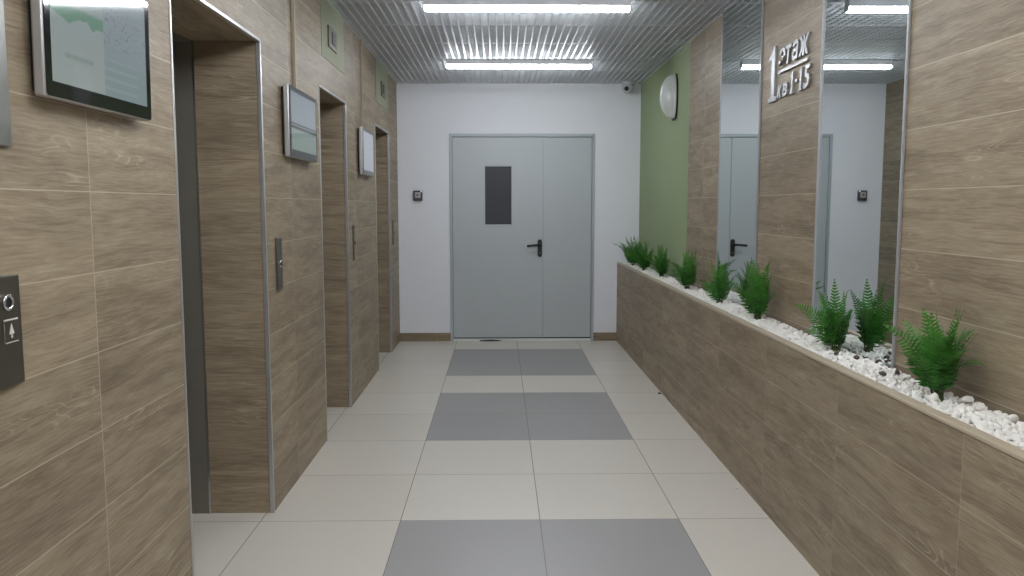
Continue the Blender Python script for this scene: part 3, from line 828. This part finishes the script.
# ------------------------------------------------------------------ ferns
def frond(rng, base, az, lean, length, root, wmax, name='frond'):
    """one sword-fern frond: curved stalk with two rows of pointed leaflets"""
    mb = MB(); bm_ = mb.bm; uvl = mb.uv
    n = 26
    H = Vector((math.cos(az), math.sin(az), 0))
    pts, p, ang = [], Vector(base), math.radians(lean * 0.25)
    seg = length / n
    for i in range(n + 1):
        pts.append(p.copy())
        ang += math.radians(lean * 1.5) / n * (0.6 + 0.8 * i / n)
        p = p + (H * math.sin(ang) + Vector((0, 0, 1)) * math.cos(ang)) * seg
    def clamp(v):
        lim = XR - 0.014
        if v.x > lim - 0.04:
            v.x = lim - 0.04 + 0.034 * (1 - math.exp(-(v.x - lim + 0.04) / 0.05))
        return v
    pts = [clamp(v) for v in pts]
    mb.tube([v for v in pts[::2]], [0.0016 * (1 - 0.75 * i / (n / 2)) for i in range(len(pts[::2]))], 5, 1)
    side0 = Vector((-H.y, H.x, 0))
    twist = rng.uniform(-1.3, 1.3)
    m_ = 21
    for k in range(m_):
        t_ = 0.16 + 0.83 * k / (m_ - 1)
        f = t_ * n; i = min(int(f), n - 1); q = pts[i].lerp(pts[i + 1], f - i)
        d = (pts[i + 1] - pts[i]).normalized()
        side = (side0 - d * side0.dot(d)).normalized()
        side = Matrix.Rotation(twist + 0.25 * t_, 3, d) @ side
        nrm = side.cross(d)
        prof = min(1.0, 0.45 + t_ * 1.8) * min(1.0, (1.03 - t_) / 0.62)
        L = wmax * prof * rng.uniform(0.90, 1.08)
        if L < 0.002: continue
        w = length * 0.83 / m_ * 0.34 + 0.0004
        for sg in (-1, 1):
            if rng.random() < 0.03: continue
            dir_ = (side * sg + d * rng.uniform(0.16, 0.34) + nrm * rng.uniform(-0.16, 0.12)).normalized()
            a = q
            cut = [(0.0, 0.75), (0.35, 1.0), (0.7, 0.72), (1.0, 0.0)]
            row = []
            for u_, ww in cut:
                c = a + dir_ * L * u_ + d * L * 0.16 * u_ * u_ - nrm * L * 0.16 * u_ * u_
                row.append((c - d * w * ww, c + nrm * 0.0012 * ww, c + d * w * ww))
            vr = [[bm_.verts.new(clamp(Vector(c))) for c in r_] for r_ in row[:-1]] + [[bm_.verts.new(clamp(Vector(row[-1][1])))]]
            for r0, r1 in zip(vr, vr[1:]):
                if len(r1) == 3: fl_ = ((r0[0], r1[0], r1[1], r0[1]), (r0[1], r1[1], r1[2], r0[2]))
                else: fl_ = ((r0[0], r1[0], r0[1]), (r0[1], r1[0], r0[2]))
                for ff in fl_:
                    fc = bm_.faces.new(ff); fc.smooth = True
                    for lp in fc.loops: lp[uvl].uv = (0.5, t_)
    return mb.build(name, [M_LEAF, M_STALK], root, fix=False)

def fern(x, y, h, n, spread, lab, seed, extra=()):
    rng = random.Random(seed)
    z = 0.772
    root = thing('fern', (x, y, z), lab, 'fern', 'artificial-looking green ferns in the planter' if False else 'green ferns in the planter')
    for k in range(n):
        az = 2 * math.pi * (k + rng.uniform(-0.3, 0.3)) / n
        inner = k % 3 == 0
        lean = rng.uniform(4, 16) if inner else rng.uniform(18, 44) * spread
        L = h * rng.uniform(0.95, 1.1) if inner else h * rng.uniform(0.75, 1.05)
        b = (x + 0.012 * math.cos(az), y + 0.012 * math.sin(az), z)
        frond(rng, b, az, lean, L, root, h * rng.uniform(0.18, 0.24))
    for az, lean, L in extra:
        frond(rng, (x, y, z), math.radians(az), lean, L, root, h * 0.18)
    mb = MB(); mb.lathe([(0.020, -0.003), (0.022, 0.004), (0.014, 0.020), (0.006, 0.030)], (x, y, z), 'Z', 12); mb.build('crown', M_STALK, root)

fern(1.125, 2.350, 0.270, 15, 1.1, 'fern nearest the viewer, before the wood wall right of the nearer mirror', 1, [(85, 46, 0.25), (-95, 48, 0.27), (-86, 36, 0.29), (-100, 28, 0.28), (-75, 56, 0.24), (95, 20, 0.28)])
fern(1.140, 3.120, 0.265, 12, 1.0, 'fern in front of the nearer mirror, with a low frond spreading left', 2, [(100, 58, 0.26), (115, 86, 0.23), (95, 40, 0.26)])
fern(1.125, 4.040, 0.285, 15, 1.2, 'tall fern before the wood panel under the metal floor sign', 3, [(100, 42, 0.30), (92, 34, 0.32), (88, 24, 0.31), (-90, 50, 0.22)])
fern(1.110, 4.700, 0.255, 12, 1.3, 'fern in front of the farther mirror under the reflected door handle', 4, [(-90, 40, 0.26), (-85, 30, 0.27)])
fern(1.110, 5.520, 0.265, 14, 1.25, 'fern before the wood strip between the farther mirror and the green wall', 5, [(180, 30, 0.22)])
fern(1.125, 6.480, 0.250, 14, 1.3, 'third fern from the white far wall, before the green wall', 6, [(-90, 34, 0.27), (90, 40, 0.24)])
fern(1.100, 7.120, 0.255, 15, 1.35, 'second fern from the white far wall, before the green wall', 7, [(180, 40, 0.24), (0, 30, 0.24)])
fern(1.095, 7.700, 0.285, 14, 1.2, 'fern closest to the white far wall, at the end of the planter', 8, [(180, 34, 0.28), (0, 34, 0.28)])
